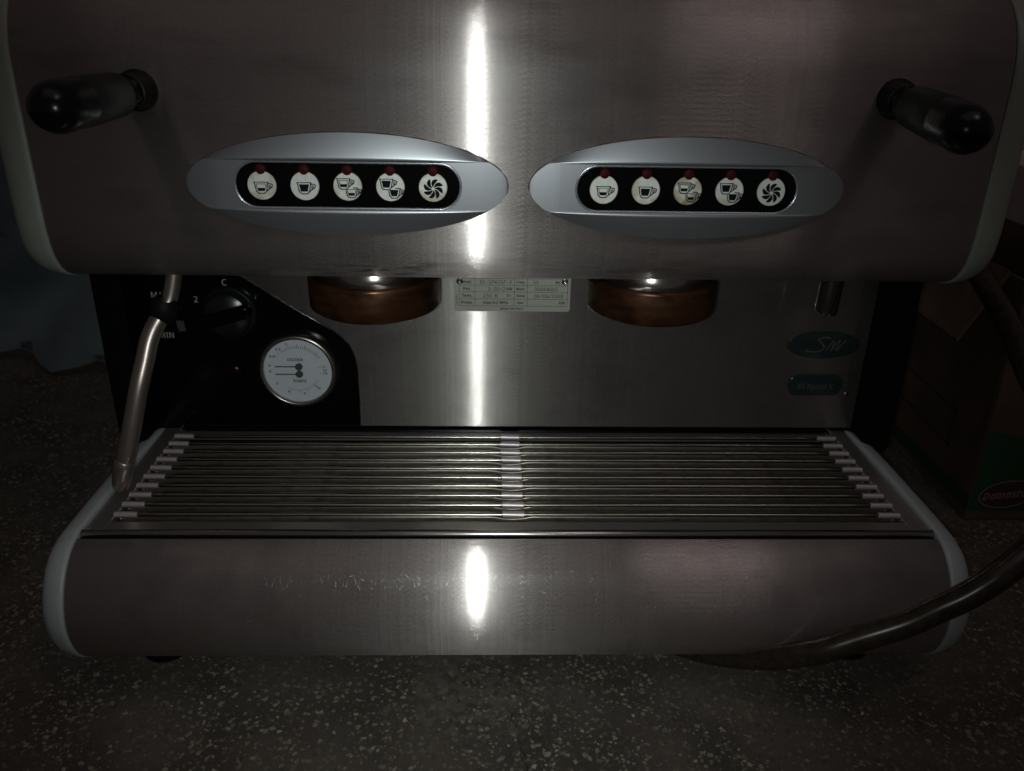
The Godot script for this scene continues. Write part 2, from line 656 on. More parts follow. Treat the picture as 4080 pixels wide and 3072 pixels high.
func terrazzo() -> void:
	# marble chips of all sizes set in a dark brown ground; 2048 texels cover 0.95 m
	var n := 2048
	var b := PackedByteArray()
	b.resize(n * n * 3)
	var f := FastNoiseLite.new()
	f.seed = 21
	f.frequency = 0.012
	f.fractal_octaves = 5
	var coarse := PackedFloat32Array()
	coarse.resize(256 * 256)
	for y in 256:
		for x in 256:
			coarse[y * 256 + x] = f.get_noise_2d(x * 3.0, y * 3.0)
	for y in n:
		for x in n:
			var q := coarse[(y >> 3) * 256 + (x >> 3)]
			var v := 73.0 + 22.0 * q + rng.randf() * 12.0
			var i := (y * n + x) * 3
			b[i] = int(v * 1.06)
			b[i + 1] = int(v * 0.975)
			b[i + 2] = int(v * 0.90)
	for k in 115000:
		var big := rng.randf()
		var r := 0.9 + 3.9 * pow(big, 3.0)
		var cx := rng.randf() * n
		var cy := rng.randf() * n
		var haze := clampf(coarse[((int(cy) & (n - 1)) >> 3) * 256 + ((int(cx) & (n - 1)) >> 3)] * 1.3 + 0.25, 0.0, 0.6)
		var tone := rng.randf()
		var col := Vector3(152, 143, 126)
		if tone < 0.3:
			col = Vector3(106, 97, 82)
		elif tone < 0.5:
			col = Vector3(84, 82, 72)
		elif tone > 0.93:
			col = Vector3(172, 166, 150)
		col = (col * rng.randf_range(0.75, 1.05)).lerp(Vector3(80, 76, 68), haze * 0.7)
		var sides := rng.randi_range(4, 6)
		var ax := []
		var rot := rng.randf() * TAU
		var long := rng.randf() * TAU
		for s in sides:
			var a := rot + TAU * (s + rng.randf_range(-0.3, 0.3)) / sides
			ax.append([cos(a), sin(a), r * (0.62 + 0.45 * absf(cos(a - long))) * rng.randf_range(0.75, 1.1)])
		var e := int(ceil(r * 1.5))
		for dy in range(-e, e + 1):
			for dx in range(-e, e + 1):
				var inside := true
				for c in ax:
					if dx * c[0] + dy * c[1] > c[2]:
						inside = false
						break
				if inside and dx * dx + dy * dy <= r * r * 2.0:
					var i := ((int(cy + dy) & (n - 1)) * n + (int(cx + dx) & (n - 1))) * 3
					b[i] = int(col.x)
					b[i + 1] = int(col.y)
					b[i + 2] = int(col.z)
	# a dried splash and a crack in front of the machine
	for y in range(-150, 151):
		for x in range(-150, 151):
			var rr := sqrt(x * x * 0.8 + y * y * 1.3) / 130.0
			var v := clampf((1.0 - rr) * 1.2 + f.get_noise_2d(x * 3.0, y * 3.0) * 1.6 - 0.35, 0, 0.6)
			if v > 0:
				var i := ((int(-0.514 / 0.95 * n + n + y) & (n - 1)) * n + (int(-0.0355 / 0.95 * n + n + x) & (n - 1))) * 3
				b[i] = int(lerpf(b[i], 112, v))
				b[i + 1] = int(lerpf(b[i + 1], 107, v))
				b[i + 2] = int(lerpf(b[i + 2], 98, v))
	var cr := Vector2(-0.004, -0.50)
	for k in 240:
		cr += Vector2(0.00008 + 0.00022 * sin(k * 0.21) + rng.randfn() * 0.0002, 0.00033)
		for e in 2:
			var i := ((int(cr.y / 0.95 * n + n) & (n - 1)) * n + (int(cr.x / 0.95 * n + n + e) & (n - 1))) * 3
			b[i] = int(b[i] * 0.66)
			b[i + 1] = int(b[i + 1] * 0.64)
			b[i + 2] = int(b[i + 2] * 0.62)
	var im := Image.create_from_data(n, n, false, Image.FORMAT_RGB8, b)
	var m := mat("terrazzo", Color(1, 1, 1), 0.36)
	m.albedo_texture = ImageTexture.create_from_image(im)
	m.roughness_texture = noise_tex(31, 0.006, [Color(0.55, 0.55, 0.55), Color(0.9, 0.9, 0.9), Color(0.75, 0.75, 0.75)], 512)
	m.roughness = 0.75
	m.uv1_scale = Vector3(1.0 / 0.95, 1.0 / 0.95, 1)


# ------------------------------------------------------------------ the place
func floor_and_surroundings() -> void:
	var st := SurfaceTool.new()
	st.begin(Mesh.PRIMITIVE_TRIANGLES)
	st.set_smooth_group(-1)
	var c := [Vector3(-3, 0, -4), Vector3(3, 0, -4), Vector3(3, 0, 1.5), Vector3(-3, 0, 1.5)]
	for k in [0, 1, 2, 0, 2, 3]:
		st.set_uv(Vector2(c[k].x, c[k].z))
		st.add_vertex(c[k])
	var fl := put("floor", finish(st), M["terrazzo"], self)
	fl.set_meta("kind", "structure")
	fl.set_meta("label", "dark terrazzo floor with pale marble chips")

	# the pale sheet that hangs behind, on the left
	var rows := []
	var fn := FastNoiseLite.new()
	fn.seed = 4
	fn.frequency = 1.7
	for i in 40:
		var row := PackedVector3Array()
		var h := lerpf(-0.45, 0.5, i / 39.0)
		for j in 60:
			var x := lerpf(-1.5, -0.15, j / 59.0)
			var w := x * 0.9 + h * 0.75
			var z := 1.27 + 0.06 * fn.get_noise_2d(w * 4.0, h * 1.3) + 0.03 * sin(w * 15.0) * (0.4 + 0.6 * fn.get_noise_2d(x, h))
			if i > 35:
				z -= (i - 35) * 0.018
			var hh := minf(h, 0.494 - 0.05 * absf(fn.get_noise_2d(x * 2.5, 3.0)))
			row.append(pt(x, hh, z))
		rows.append(row)
	# its second face, so the cloth has thickness
	var stc := SurfaceTool.new()
	stc.begin(Mesh.PRIMITIVE_TRIANGLES)
	add_sheet(stc, rows)
	var behind := []
	for r in rows:
		var q := PackedVector3Array()
		for v in r:
			q.append(v + Vector3(0, 0, -0.004))
		behind.append(q)
	add_sheet(stc, behind)
	var sh := put("hanging_sheet", finish(stc), M["blue_sheet"], self)
	tag(sh, "pale blue-grey sheet hanging in folds behind the machine on the left", "sheet")

	cardboard_box()


func cardboard_box() -> void:
	var b := Node3D.new()
	b.name = "cardboard_box"
	b.position = Vector3(0.72, 0, -0.98)
	add_child(b)
	tag(b, "brown cardboard box with green printed band and open flaps right of the machine", "box")
	var off := -b.position
	var x0 := 0.512
	var x1 := 0.93
	var d0 := 0.776
	var d1 := 1.20
	var top := 0.225   # H of the rim
	var t := 0.004
	var side := func(n: String, lo: Vector3, hi: Vector3):
		var o := put(n, box_mesh(lo, hi, 0.001), M["cardboard"], b)
		o.position = off
		return o
	var front: Node = side.call("front_side", pt(x0, 0.499, d0 + t), pt(x1, top, d0))
	var left: Node = side.call("left_side", pt(x0, 0.499, d1), pt(x0 + t, top, d0 + t + 0.0005))
	side.call("right_side", pt(x1 - t, 0.499, d1), pt(x1, top, d0 + t + 0.0005))
	side.call("rear_side", pt(x0 + t + 0.0005, 0.499, d1), pt(x1 - t - 0.0005, top, d1 - t))
	# print on the front: a green field with a slanting top
	var st := SurfaceTool.new()
	st.begin(Mesh.PRIMITIVE_TRIANGLES)
	var yb := EYE - 0.487
	ink_fill(st, [Vector2(x0 + 0.001, yb), Vector2(x1 - 0.001, yb), Vector2(x1 - 0.001, yb + 0.02), Vector2(x0 + 0.15, yb + 0.055), Vector2(x0 + 0.08, yb + 0.079), Vector2(x0 + 0.045, yb + 0.090), Vector2(x0 + 0.001, yb + 0.099)], -d0 + 0.0006)
	put("green_print", finish(st), M["box_green"], front)
	# print on the left: a green band and a dark framed rectangle
	var sg := SurfaceTool.new()
	sg.begin(Mesh.PRIMITIVE_TRIANGLES)
	var on_left := func(q: Vector2): return Vector3(x0 - 0.0006, q.y, q.x)
	flat_fan(sg, PackedVector2Array([Vector2(-d0 - 0.001, yb), Vector2(-d1, yb), Vector2(-d1, yb + 0.014), Vector2(-d0 - 0.001, yb + 0.018)]), on_left)
	put("green_print", finish(sg), M["box_green"], left)
	var sr := SurfaceTool.new()
	sr.begin(Mesh.PRIMITIVE_TRIANGLES)
	var frame := [Vector2(-0.84, EYE - 0.4367), Vector2(-0.967, EYE - 0.4300), Vector2(-0.967, EYE - 0.389), Vector2(-0.84, EYE - 0.3945)]
	for k in 4:
		var p: Vector2 = frame[k]
		var q: Vector2 = frame[(k + 1) % 4]
		var d := (q - p).normalized() * 0.002
		var nn := Vector2(-d.y, d.x)
		flat_fan(sr, PackedVector2Array([p - d - nn, q + d - nn, q + d + nn, p - d + nn]), on_left)
	put("framed_print", finish(sr), M["box_dark_print"], left)
	# the logo on the green field
	var cx := 0.5516
	var cy := EYE - 0.4655
	var sl := SurfaceTool.new()
	sl.begin(Mesh.PRIMITIVE_TRIANGLES)
	var oval := []
	for i in 40:
		var a := TAU * i / 40
		var v := Vector2(0.031 * cos(a), 0.0165 * sin(a)).rotated(0.14)
		oval.append(Vector2(cx, cy) + v)
	ink_fill(sl, oval, -d0 + 0.0011)
	put("logo_field", finish(sl), M["logo_dark"], front)
	var so := SurfaceTool.new()
	so.begin(Mesh.PRIMITIVE_TRIANGLES)
	ink_line(so, oval, 0.0014, -d0 + 0.0015, true)
	put("logo_outline", finish(so), M["logo_pale"], front)
	var lt := letters("logo_lettering", "Domestos", Vector3(cx, cy, -d0 + 0.0016), 0.0100, M["logo_pale"], front, true, false, 0.80, "Droid Sans", 0.25)
	lt.rotate_z(0.12)
	# flaps: one hangs over the left side towards the machine, one stands up at the front
	var flap := func(n: String, p: Array, thick: Vector3):
		var sf := SurfaceTool.new()
		sf.begin(Mesh.PRIMITIVE_TRIANGLES)
		sf.set_smooth_group(-1)
		var q := []
		for v in p:
			q.append(v + thick)
		var faces := [[p[0], p[1], p[2], p[3]], [q[3], q[2], q[1], q[0]]]
		for k in 4:
			faces.append([p[k], q[k], q[(k + 1) % 4], p[(k + 1) % 4]])
		for fc in faces:
			for k in [0, 1, 2, 0, 2, 3]:
				sf.set_uv(Vector2(fc[k].x + fc[k].z, fc[k].y) * 2.0)
				sf.add_vertex(fc[k])
		var o := put(n, finish(sf), M["cardboard"], b)
		o.position = off
	flap.call("flap", [pt(0.508, 0.222, 0.80), pt(0.508, 0.222, 1.16), pt(0.465, 0.288, 1.10), pt(0.470, 0.296, 0.80)], Vector3(-0.003, 0.003, 0))
	flap.call("flap", [pt(0.53, 0.222, 0.778), pt(0.92, 0.222, 0.778), pt(0.90, 0.05, 0.86), pt(0.545, 0.05, 0.87)], Vector3(0, 0.003, -0.003))

	var pp := SurfaceTool.new()
	pp.begin(Mesh.PRIMITIVE_TRIANGLES)
	box(pp, Vector3(-0.15, 0, -0.09), Vector3(0.14, 0.085, 0.09), 0.01)
	var bag := put("paper_packet", finish(pp), M["pale_paper"], self)
	bag.position = pt(0.775, 0.222, 1.0)
	tag(bag, "pale pink packet standing in the open cardboard box", "packet")


# ------------------------------------------------------------------ the machine
const HOOD := [[0.80, -0.042], [0.70, -0.040], [0.64, -0.034], [0.616, -0.022], [0.6025, -0.0095], [0.5955, 0.002], [0.5912, 0.0135], [0.5892, 0.025], [0.5885, 0.045], [0.5882, 0.07], [0.588, 0.1], [0.588, 0.12], [0.5885, 0.140], [0.5922, 0.1585], [0.602, 0.1720], [0.618, 0.1795], [0.64, 0.1822]]
const NOSE := [[0.5415, 0.3665], [0.5395, 0.3668], [0.533, 0.3692], [0.526, 0.3735], [0.517, 0.3815], [0.509, 0.3935], [0.5035, 0.407], [0.5015, 0.420], [0.503, 0.433], [0.5075, 0.446], [0.516, 0.458], [0.528, 0.467], [0.545, 0.473], [0.57, 0.475]]


func smooth_profile(src: Array, per := 5) -> PackedVector2Array:
	var q := []
	for v in src:
		q.append(Vector2(v[0], v[1]))
	return spline2(q, per)


func skin(prof: PackedVector2Array, x0: float, x1: float, nx: int) -> ArrayMesh:
	var rows := []
	for v in prof:
		var r := PackedVector3Array()
		for j in nx + 1:
			r.append(pt(lerpf(x0, x1, j / float(nx)), v.y, v.x))
		rows.append(r)
	return sheet(rows)


# a pale side panel: the body's outline, rounded over outwards and closed by a flat cheek
func cheek(outline: PackedVector2Array, s: float, x0: float, width: float, round_in: float) -> ArrayMesh:
	var st := SurfaceTool.new()
	st.begin(Mesh.PRIMITIVE_TRIANGLES)
	var rows := []
	var ring := func(p: PackedVector2Array, x: float):
		var r := PackedVector3Array()
		for q in p:
			r.append(pt(s * x, q.y, q.x))
		r.append(r[0])
		if s < 0:
			r.reverse()
		return r
	rows.append(ring.call(inset(outline, 0.004), x0))
	rows.append(ring.call(inset(outline, 0.0004), x0 + 0.0001))
	for i in 11:
		var a := PI / 2 * i / 10.0
		rows.append(ring.call(inset(outline, -0.0008 + round_in * (1 - cos(a))), x0 + 0.0006 + width * sin(a)))
	add_sheet(st, rows)
	flat_fan(st, inset(outline, round_in - 0.0008), func(q: Vector2): return pt(s * (x0 + 0.0006 + width), q.y, q.x), s < 0)
	return finish(st)


func hood() -> void:
	var p := smooth_profile(HOOD)
	put("hood_panel", skin(p, -0.333, 0.333, 24), M["hood_steel"])
	var under := PackedVector2Array([Vector2(0.64, 0.1826), Vector2(0.735, 0.186)])
	put("hood_underside", skin(under, -0.333, 0.333, 2), M["black_matt"])
	var lid := PackedVector2Array([Vector2(1.04, -0.040), Vector2(0.80, -0.0425)])
	put("lid", skin(lid, -0.333, 0.333, 2), M["frame_steel"])
	var out := PackedVector2Array(p)
	for v in [[0.72, 0.184], [0.80, 0.186], [0.95, 0.185], [1.02, 0.177], [1.04, 0.15], [1.04, 0.0], [1.03, -0.03], [1.0, -0.042], [0.9, -0.043]]:
		out.append(Vector2(v[0], v[1]))
	for s in [-1.0, 1.0]:
		put("hood_side_panel", cheek(out, s, 0.3336, 0.026, 0.0165), M["hood_panel_white"])


func lower_body() -> void:
	var p := smooth_profile(NOSE)
	var nose := put("tray_front", skin(p, -0.334, 0.334, 24), M["nose_steel"])
	# scratches on the nose: shallow bright cuts in the steel
	var st := SurfaceTool.new()
	st.begin(Mesh.PRIMITIVE_TRIANGLES)
	st.set_smooth_group(-1)
	var lengths := PackedFloat32Array([0.0])
	for i in p.size() - 1:
		lengths.append(lengths[i] + p[i].distance_to(p[i + 1]))
	var on := func(x: float, s: float) -> Array:
		var i := 0
		while i < p.size() - 2 and lengths[i + 1] < s:
			i += 1
		var t := clampf((s - lengths[i]) / (lengths[i + 1] - lengths[i]), 0, 1)
		var q := p[i].lerp(p[i + 1], t)
		var d := (p[i + 1] - p[i]).normalized()
		return [pt(x, q.y, q.x) + Vector3(0, d.x, d.y).normalized() * 0.00015]
	var cut := func(x: float, s: float, l: float, a: float, w: float):
		var dx := cos(a) * l / 2
		var ds := sin(a) * l / 2
		var wx := -sin(a) * w / 2
		var ws := cos(a) * w / 2
		var q := [on.call(x - dx - wx * 0.3, s - ds - ws * 0.3)[0], on.call(x - dx + wx * 0.3, s - ds + ws * 0.3)[0], on.call(x + dx + wx, s + ds + ws)[0], on.call(x + dx - wx, s + ds - ws)[0]]
		for k in [0, 1, 2, 0, 2, 3]:
			st.set_uv(Vector2(k * 0.1, 0.3))
			st.add_vertex(q[k])
	for i in 34:   # upright scuffs, left of the middle
		cut.call(rng.randf_range(-0.19, -0.07), rng.randf_range(0.026, 0.038), rng.randf_range(0.002, 0.008), PI / 2 + rng.randfn() * 0.12, 0.00012)
	for i in 90:   # short nicks in all directions
		var x := clampf(rng.randfn() * 0.055 - 0.035, -0.16, 0.10)
		cut.call(x, 0.026 + absf(rng.randfn()) * 0.009 * (1.0 if rng.randf() < 0.8 else 2.0), rng.randf_range(0.0008, 0.0042), rng.randf() * PI, rng.randf_range(0.0001, 0.00024))
	for i in 24:
		cut.call(rng.randf_range(-0.2, 0.22), rng.randf_range(0.01, 0.075), rng.randf_range(0.0005, 0.002), rng.randf() * PI, 0.0003)
	put("scratches", finish(st), M["scratch"], nose).set_meta("kind", "stuff")

	# top frame round the drip basin
	var sf := SurfaceTool.new()
	sf.begin(Mesh.PRIMITIVE_TRIANGLES)
	box(sf, pt(-0.334, 0.376, 0.735), pt(-0.319, 0.3662, 0.5520), 0.0003)
	box(sf, pt(0.319, 0.376, 0.735), pt(0.334, 0.3662, 0.5520), 0.0003)
	box(sf, pt(-0.3188, 0.376, 0.5655), pt(0.3188, 0.3666, 0.5520), 0.0003)
	box(sf, pt(-0.3188, 0.376, 0.735), pt(0.3188, 0.370, 0.7245), 0.0003)
	put("tray_frame", finish(sf), M["frame_steel"])
	var sb := SurfaceTool.new()
	sb.begin(Mesh.PRIMITIVE_TRIANGLES)
	box(sb, pt(-0.3188, 0.392, 0.7243), pt(0.3188, 0.388, 0.5657), 0.001)
	put("drip_basin", finish(sb), M["black_gloss"])
	var rim := [pt(-0.3335, 0.3668, 0.5487), pt(0.3335, 0.3668, 0.5487)]
	put("tray_rim", tube(rim, [0.0036], 20), M["rim_steel"])
	put("rim_seam", box_mesh(pt(-0.333, 0.372, 0.5475), pt(0.333, 0.3690, 0.5400), 0.0004), M["black_matt"])

	var out := PackedVector2Array()
	for v in p:
		out.append(v)
	out[0] = Vector2(0.5455, 0.3648)
	for v in [[0.62, 0.4755], [0.70, 0.4755], [0.74, 0.470], [0.752, 0.45], [0.752, 0.40], [0.748, 0.378], [0.738, 0.3685], [0.722, 0.3648], [0.66, 0.3635], [0.60, 0.3635], [0.57, 0.3638]]:
		out.append(Vector2(v[0], v[1]))
	for s in [-1.0, 1.0]:
		put("tray_side_panel", cheek(out, s, 0.3348, 0.021, 0.016), M["white_panel"])
	put("underside", box_mesh(pt(-0.333, 0.478, 1.02), pt(0.333, 0.4752, 0.548), 0.001), M["black_matt"])
	for s in [-1.0, 1.0]:
		for d in [0.575, 0.96]:
			put("foot", lathe(pt(s * 0.296, 0.5, d), Vector3.UP, [[0, 0], [0, 0.020], [0.004, 0.021], [0.014, 0.019], [0.0215, 0.019], [0.0215, 0]], 28), M["black_rubber"])


func rear_wall() -> void:
	var rows := []
	for i in 13:
		var r := PackedVector3Array()
		for j in 25:
			r.append(pt(lerpf(-0.3400, 0.3400, j / 24.0), lerpf(0.18, 0.3625, i / 12.0), 0.7302))
		rows.append(r)
	put("back_panel", sheet(rows), M["wall_steel"])
	put("base_strip", box_mesh(pt(-0.3395, 0.37, 0.745), pt(0.3395, 0.3628, 0.7305), 0.0006), M["black_gloss"])
	for s in [-1.0, 1.0]:
		var a := pt(0.3402 if s > 0 else -0.3655, 0.374, 1.0)
		var b := pt(0.3655 if s > 0 else -0.3402, 0.176, 0.70)
		put("column", box_mesh(a, b, 0.002), M["black_matt"])
	put("rear_cover", box_mesh(pt(-0.34, 0.475, 1.02), pt(0.34, 0.17, 0.76), 0.001), M["black_matt"])
	put("panel_screw", lathe(pt(0.3291, 0.3261, 0.7301), Vector3(0, 0, 1), [[0, 0.0026], [0.0006, 0.0025], [0.0011, 0.0016], [0.0012, 0]], 16), M["dark_chrome"])


func control_board() -> void:
	var d := 0.7286
	var o := PackedVector2Array()
	for v in [[-0.3398, 0.3618], [-0.1444, 0.3618], [-0.1440, 0.34], [-0.1440, 0.318], [-0.1443, 0.3009], [-0.1462, 0.289], [-0.1502, 0.2786], [-0.158, 0.2696], [-0.167, 0.262], [-0.184, 0.2512], [-0.2054, 0.2380], [-0.225, 0.2245], [-0.2467, 0.2105], [-0.270, 0.195], [-0.296, 0.180], [-0.3398, 0.180]]:
		o.append(Vector2(v[0], EYE - v[1]))
	var board := put("control_board", plate_mesh(o, -0.7298, -d, 0.0006, 3), M["black_gloss"])
	# the lettering on the board
	letters("lettering", "MAX", Vector3(-0.3192, EYE - 0.2303, -d + 0.0003), 0.0054, M["ink_white"], board)
	letters("lettering", "MIN", Vector3(-0.3180, EYE - 0.269, -d + 0.0003), 0.0054, M["ink_white"], board)
	letters("lettering", "C", Vector3(-0.2593, EYE - 0.2180, -d + 0.0003), 0.0058, M["ink_white"], board)
	letters("lettering", "2", Vector3(-0.2868, EYE - 0.2343, -d + 0.0003), 0.0058, M["ink_white"], board)
	# water level sight glass, half hidden by the steam wand
	var lg := put("level_glass", plate_mesh(stadium(Vector2(-0.3085, EYE - 0.2520), 0.0095, 0.0145, 0.0085), -d - 0.001, -d + 0.0016, 0.0012), M["black_gloss"])
	var wav := SurfaceTool.new()
	wav.begin(Mesh.PRIMITIVE_TRIANGLES)
	for k in 9:
		var y := EYE - 0.2550 - k * 0.00115
		var line := []
		for i in 9:
			line.append(Vector2(-0.3070 + i * 0.00085 + 0.00012 * k, y + 0.0003 * sin(i * 1.9 + k)))
		ink_line(wav, line, 0.00022, -d + 0.0019)
	put("water_ripple", finish(wav), M["ink_light"], lg)
	# rotary switch
	var c := Vector2(-0.2572, EYE - 0.2458)
	var rs := put("rotary_switch", lathe(Vector3(c.x, c.y, -d), Vector3(0, 0, 1), [[0, 0.0248], [0.003, 0.0248], [0.0045, 0.0240], [0.0052, 0.0228], [0.006, 0.0215], [0.0115, 0.0202], [0.013, 0.019], [0.0134, 0.0]], 48), M["switch_black"])
	var bar := PackedVector2Array()
	for v in stadium(Vector2.ZERO, 0.0235, 0.0062, 0.0055, 5):
		bar.append(c + v.rotated(0.28))
	put("grip_bar", plate_mesh(bar, -d + 0.010, -d + 0.0205, 0.0025), M["black_gloss"], rs)
	letters("mark", "60", Vector3(-0.2655, EYE - 0.2535, -d + 0.0137), 0.0030, M["ink_soft"], rs)
	# red pilot lamp
	put("pilot_lamp", lathe(Vector3(-0.2586, EYE - 0.3030, -d), Vector3(0, 0, 1), [[0, 0.0078], [0.002, 0.0076], [0.0045, 0.0065], [0.0062, 0.004], [0.0068, 0]], 28), M["lamp_red"])
	gauge()


func gauge() -> void:
	var c := Vector3(-0.1988, EYE - 0.3014, -0.7286)
	var g := put("pressure_gauge", lathe(c, Vector3(0, 0, 1), [[0, 0.0375], [0.003, 0.0375], [0.006, 0.0372], [0.0088, 0.0362], [0.0102, 0.0345], [0.0104, 0.0328], [0.0092, 0.0318], [0.0065, 0.0316]], 64), M["gauge_rim"])
	put("dial", lathe(c, Vector3(0, 0, 1), [[0.0062, 0.0318], [0.0063, 0.0]], 48), M["dial_white"], g)
	put("glass", lathe(c, Vector3(0, 0, 1), [[0.0091, 0.0319], [0.0096, 0.02], [0.0098, 0.0]], 48), M["gauge_glass"], g)
	var z := c.z + 0.0066
	var C := Vector2(c.x, c.y)
	var lines := SurfaceTool.new()
	lines.begin(Mesh.PRIMITIVE_TRIANGLES)
	var reds := SurfaceTool.new()
	reds.begin(Mesh.PRIMITIVE_TRIANGLES)
	var at := func(deg: float, r: float) -> Vector2: return C + Vector2(-cos(deg_to_rad(deg)), sin(deg_to_rad(deg))) * r
	# boiler scale across the top: 0 at the left to 2 at the right; pump scale across the bottom
	for k in 25:
		var a := lerpf(36.0, 146.0, k / 24.0)
		if k % 2 == 0 or k > 4:
			var red := k == 16 or k == 22 or k == 24
			if k in [17, 18, 19, 20, 21, 22, 16]:
				ink_line(reds if red else lines, [at.call(a, 0.0222), at.call(a, 0.0222 + (0.0042 if red else 0.003))], 0.00065 if red else 0.00045, z)
			else:
				ink_line(lines, [at.call(a, 0.0222), at.call(a, 0.0222 + (0.004 if k % 4 == 0 else 0.0026))], 0.00042, z)
	ink_line(reds, [C + Vector2(0.0188, 0.0038), C + Vector2(0.0226, 0.0037)], 0.0005, z)
	ink_line(reds, [C + Vector2(0.0192, -0.0024), C + Vector2(0.0230, -0.0026)], 0.0005, z)
	for k in 13:
		var a := lerpf(-150.0, -62.0, k / 12.0)
		var big := k == 2
		ink_line(lines, [at.call(a, 0.0190), at.call(a, 0.0190 + (0.0045 if big else 0.003 if k % 3 == 2 else 0.0018))], 0.0008 if big else 0.00042, z)
	put("scale_marks", finish(lines), M["ink_soft"], g).set_meta("kind", "stuff")
	put("red_marks", finish(reds), M["ink_red"], g)
	for w in [["CALDAIA", -0.002, 0.0112, 0.0030, true], ["POMPA", 0.0007, -0.0105, 0.0030, true], ["0.4", -0.0232, 0.0142, 0.0025, false], ["0.7", -0.0170, 0.0215, 0.0025, false], ["1", -0.0090, 0.0262, 0.0025, false], ["0", -0.0262, 0.0052, 0.0025, false], ["0", -0.0262, -0.0008, 0.0025, false], ["3", -0.0208, -0.0130, 0.0025, false], ["6", -0.0100, -0.0212, 0.0025, false], ["9", 0.0042, -0.0232, 0.0025, false], ["12", 0.0180, -0.0178, 0.0025, false], ["2", 0.0245, 0.0043, 0.0025, false], ["bar", 0.0252, 0.0010, 0.0019, false], ["16", 0.0250, -0.0023, 0.0025, false]]:
		letters("lettering", w[0], Vector3(C.x + w[1], C.y + w[2], z), w[3], M["ink_soft"], g, true, false, 0.85 if w[4] else 1.0)
	for s in [0, 1]:
		var hub := Vector2(c.x + 0.0012, EYE - (0.2971 if s == 0 else 0.3045))
		var needle := SurfaceTool.new()
		needle.begin(Mesh.PRIMITIVE_TRIANGLES)
		box(needle, Vector3(hub.x - 0.0220, hub.y - 0.00055 + 0.0003 * (1 - s), z + 0.0014), Vector3(hub.x, hub.y + 0.00055 + 0.0003 * (1 - s), z + 0.0018), 0.0001)
		add_lathe(needle, Vector3(hub.x, hub.y, z + 0.0002), Vector3(0, 0, 1), [[0, 0.0034], [0.0018, 0.0034], [0.0021, 0.0030], [0.0022, 0]], 28)
		put("needle", finish(needle), M["ink_soft"], g)


func control_panel(s: int) -> void:
	var cx := s * 0.1186
	var cy := EYE - 0.1045
	var zb := -0.5884
	var a := 0.1112
	var b := 0.0352
	var ch := 0.0168
	var h0 := 0.0036
	var st := SurfaceTool.new()
	st.begin(Mesh.PRIMITIVE_TRIANGLES)
	# the flat channel across the middle
	var n := 60
	var up := PackedVector3Array()
	var dn := PackedVector3Array()
	var hh := func(x: float) -> float: return b * sqrt(maxf(0.0, 1 - x * x / (a * a)))
	for i in n + 1:
		var x := -a * cos(PI * i / n)
		var y := minf(ch, hh.call(x))
		var z := zb + 0.0025 + (h0 - 0.0025) * pow(clampf((a - absf(x)) / 0.02, 0, 1), 0.5)
		up.append(Vector3(cx + x, cy + y, z))
		dn.append(Vector3(cx + x, cy - y, z))
	add_sheet(st, [up, dn], false)
	# the two domed lips above and below
	var xc := a * sqrt(1 - ch * ch / (b * b))
	for sg in [1.0, -1.0]:
		var rows := []
		for k in 12:
			var r := PackedVector3Array()
			for i in n + 1:
				var x := -xc * cos(PI * i / n)
				var ye: float = hh.call(x)
				var size := clampf((ye - ch) / (b - ch), 0, 1)
				var peak := h0 + 0.0031 * pow(size, 0.6)
				var edge := 0.0027
				if k == 0:
					r.append(Vector3(cx + x, cy + sg * ch, zb + h0))
				elif k == 1:
					r.append(Vector3(cx + x, cy + sg * (ch - 0.0004 * size), zb + peak - 0.0009 * size))
				else:
					var t := (k - 2) / 9.0
					var y := lerpf(ch + 0.0008 * size, ye, t)
					var z := lerpf(peak, edge, pow(t, 1.15))
					r.append(Vector3(cx + x, cy + sg * y, zb + z))
			if sg < 0:
				r.reverse()
			rows.append(r)
		add_sheet(st, rows.slice(0, 2), false)
		add_sheet(st, rows.slice(1))
	# the outer edge
	var sk := []
	for lev in [[0.0, 1.0], [0.0016, 1.0], [0.0023, 0.997]]:
		var r := PackedVector3Array()
		for i in 97:
			var t := -TAU * i / 96
			r.append(Vector3(cx + a * lev[1] * cos(t), cy + b * lev[1] * sin(t), zb + lev[0]))
		sk.append(r)
	add_sheet(st, sk)
	var panel := put("control_panel", finish(st), M["silver_paint"], null, "oval silver button panel on the left half of the hood" if s < 0 else "oval silver button panel on the right half of the hood")
	# a line of grime round the edge
	var gr := []
	for lev in [[0.0009, 1.0], [0.0011, 1.0035], [0.0001, 1.012]]:
		var r := PackedVector3Array()
		for i in 97:
			var t := -TAU * i / 96
			var w: float = 1.0 + (lev[1] - 1.0) * (0.7 + 0.5 * sin(i * 1.7 + s) * sin(i * 0.43))
			r.append(Vector3(cx + (a + b * 2.2 * (w - 1)) * cos(t), cy + (b + b * 1.6 * (w - 1)) * sin(t), zb + lev[0]))
		gr.append(r)
	put("grime_line", sheet(gr), M["grime"], panel)
	# black button field with its bright lip
	var zs := zb + h0
	var fy := cy - 0.0002
	put("button_field", plate_mesh(stadium(Vector2(cx - s * 0.0004, fy), 0.0772, 0.0150, 0.0145), zs - 0.0005, zs + 0.0004, 0.0003), M["black_gloss"], panel)
	var lip := []
	for v in stadium(Vector2(cx - s * 0.0004, fy), 0.0780, 0.0158, 0.0152):
		lip.append(Vector3(v.x, v.y, zs + 0.0002))
	lip.append(lip[0])
	put("field_lip", tube(lip, [0.0007], 8, false), M["slot_lip"], panel)
	for k in 5:
		button(panel, Vector2(cx + (k - 2) * 0.0295, cy - 0.0006), zs + 0.0004, k, s)


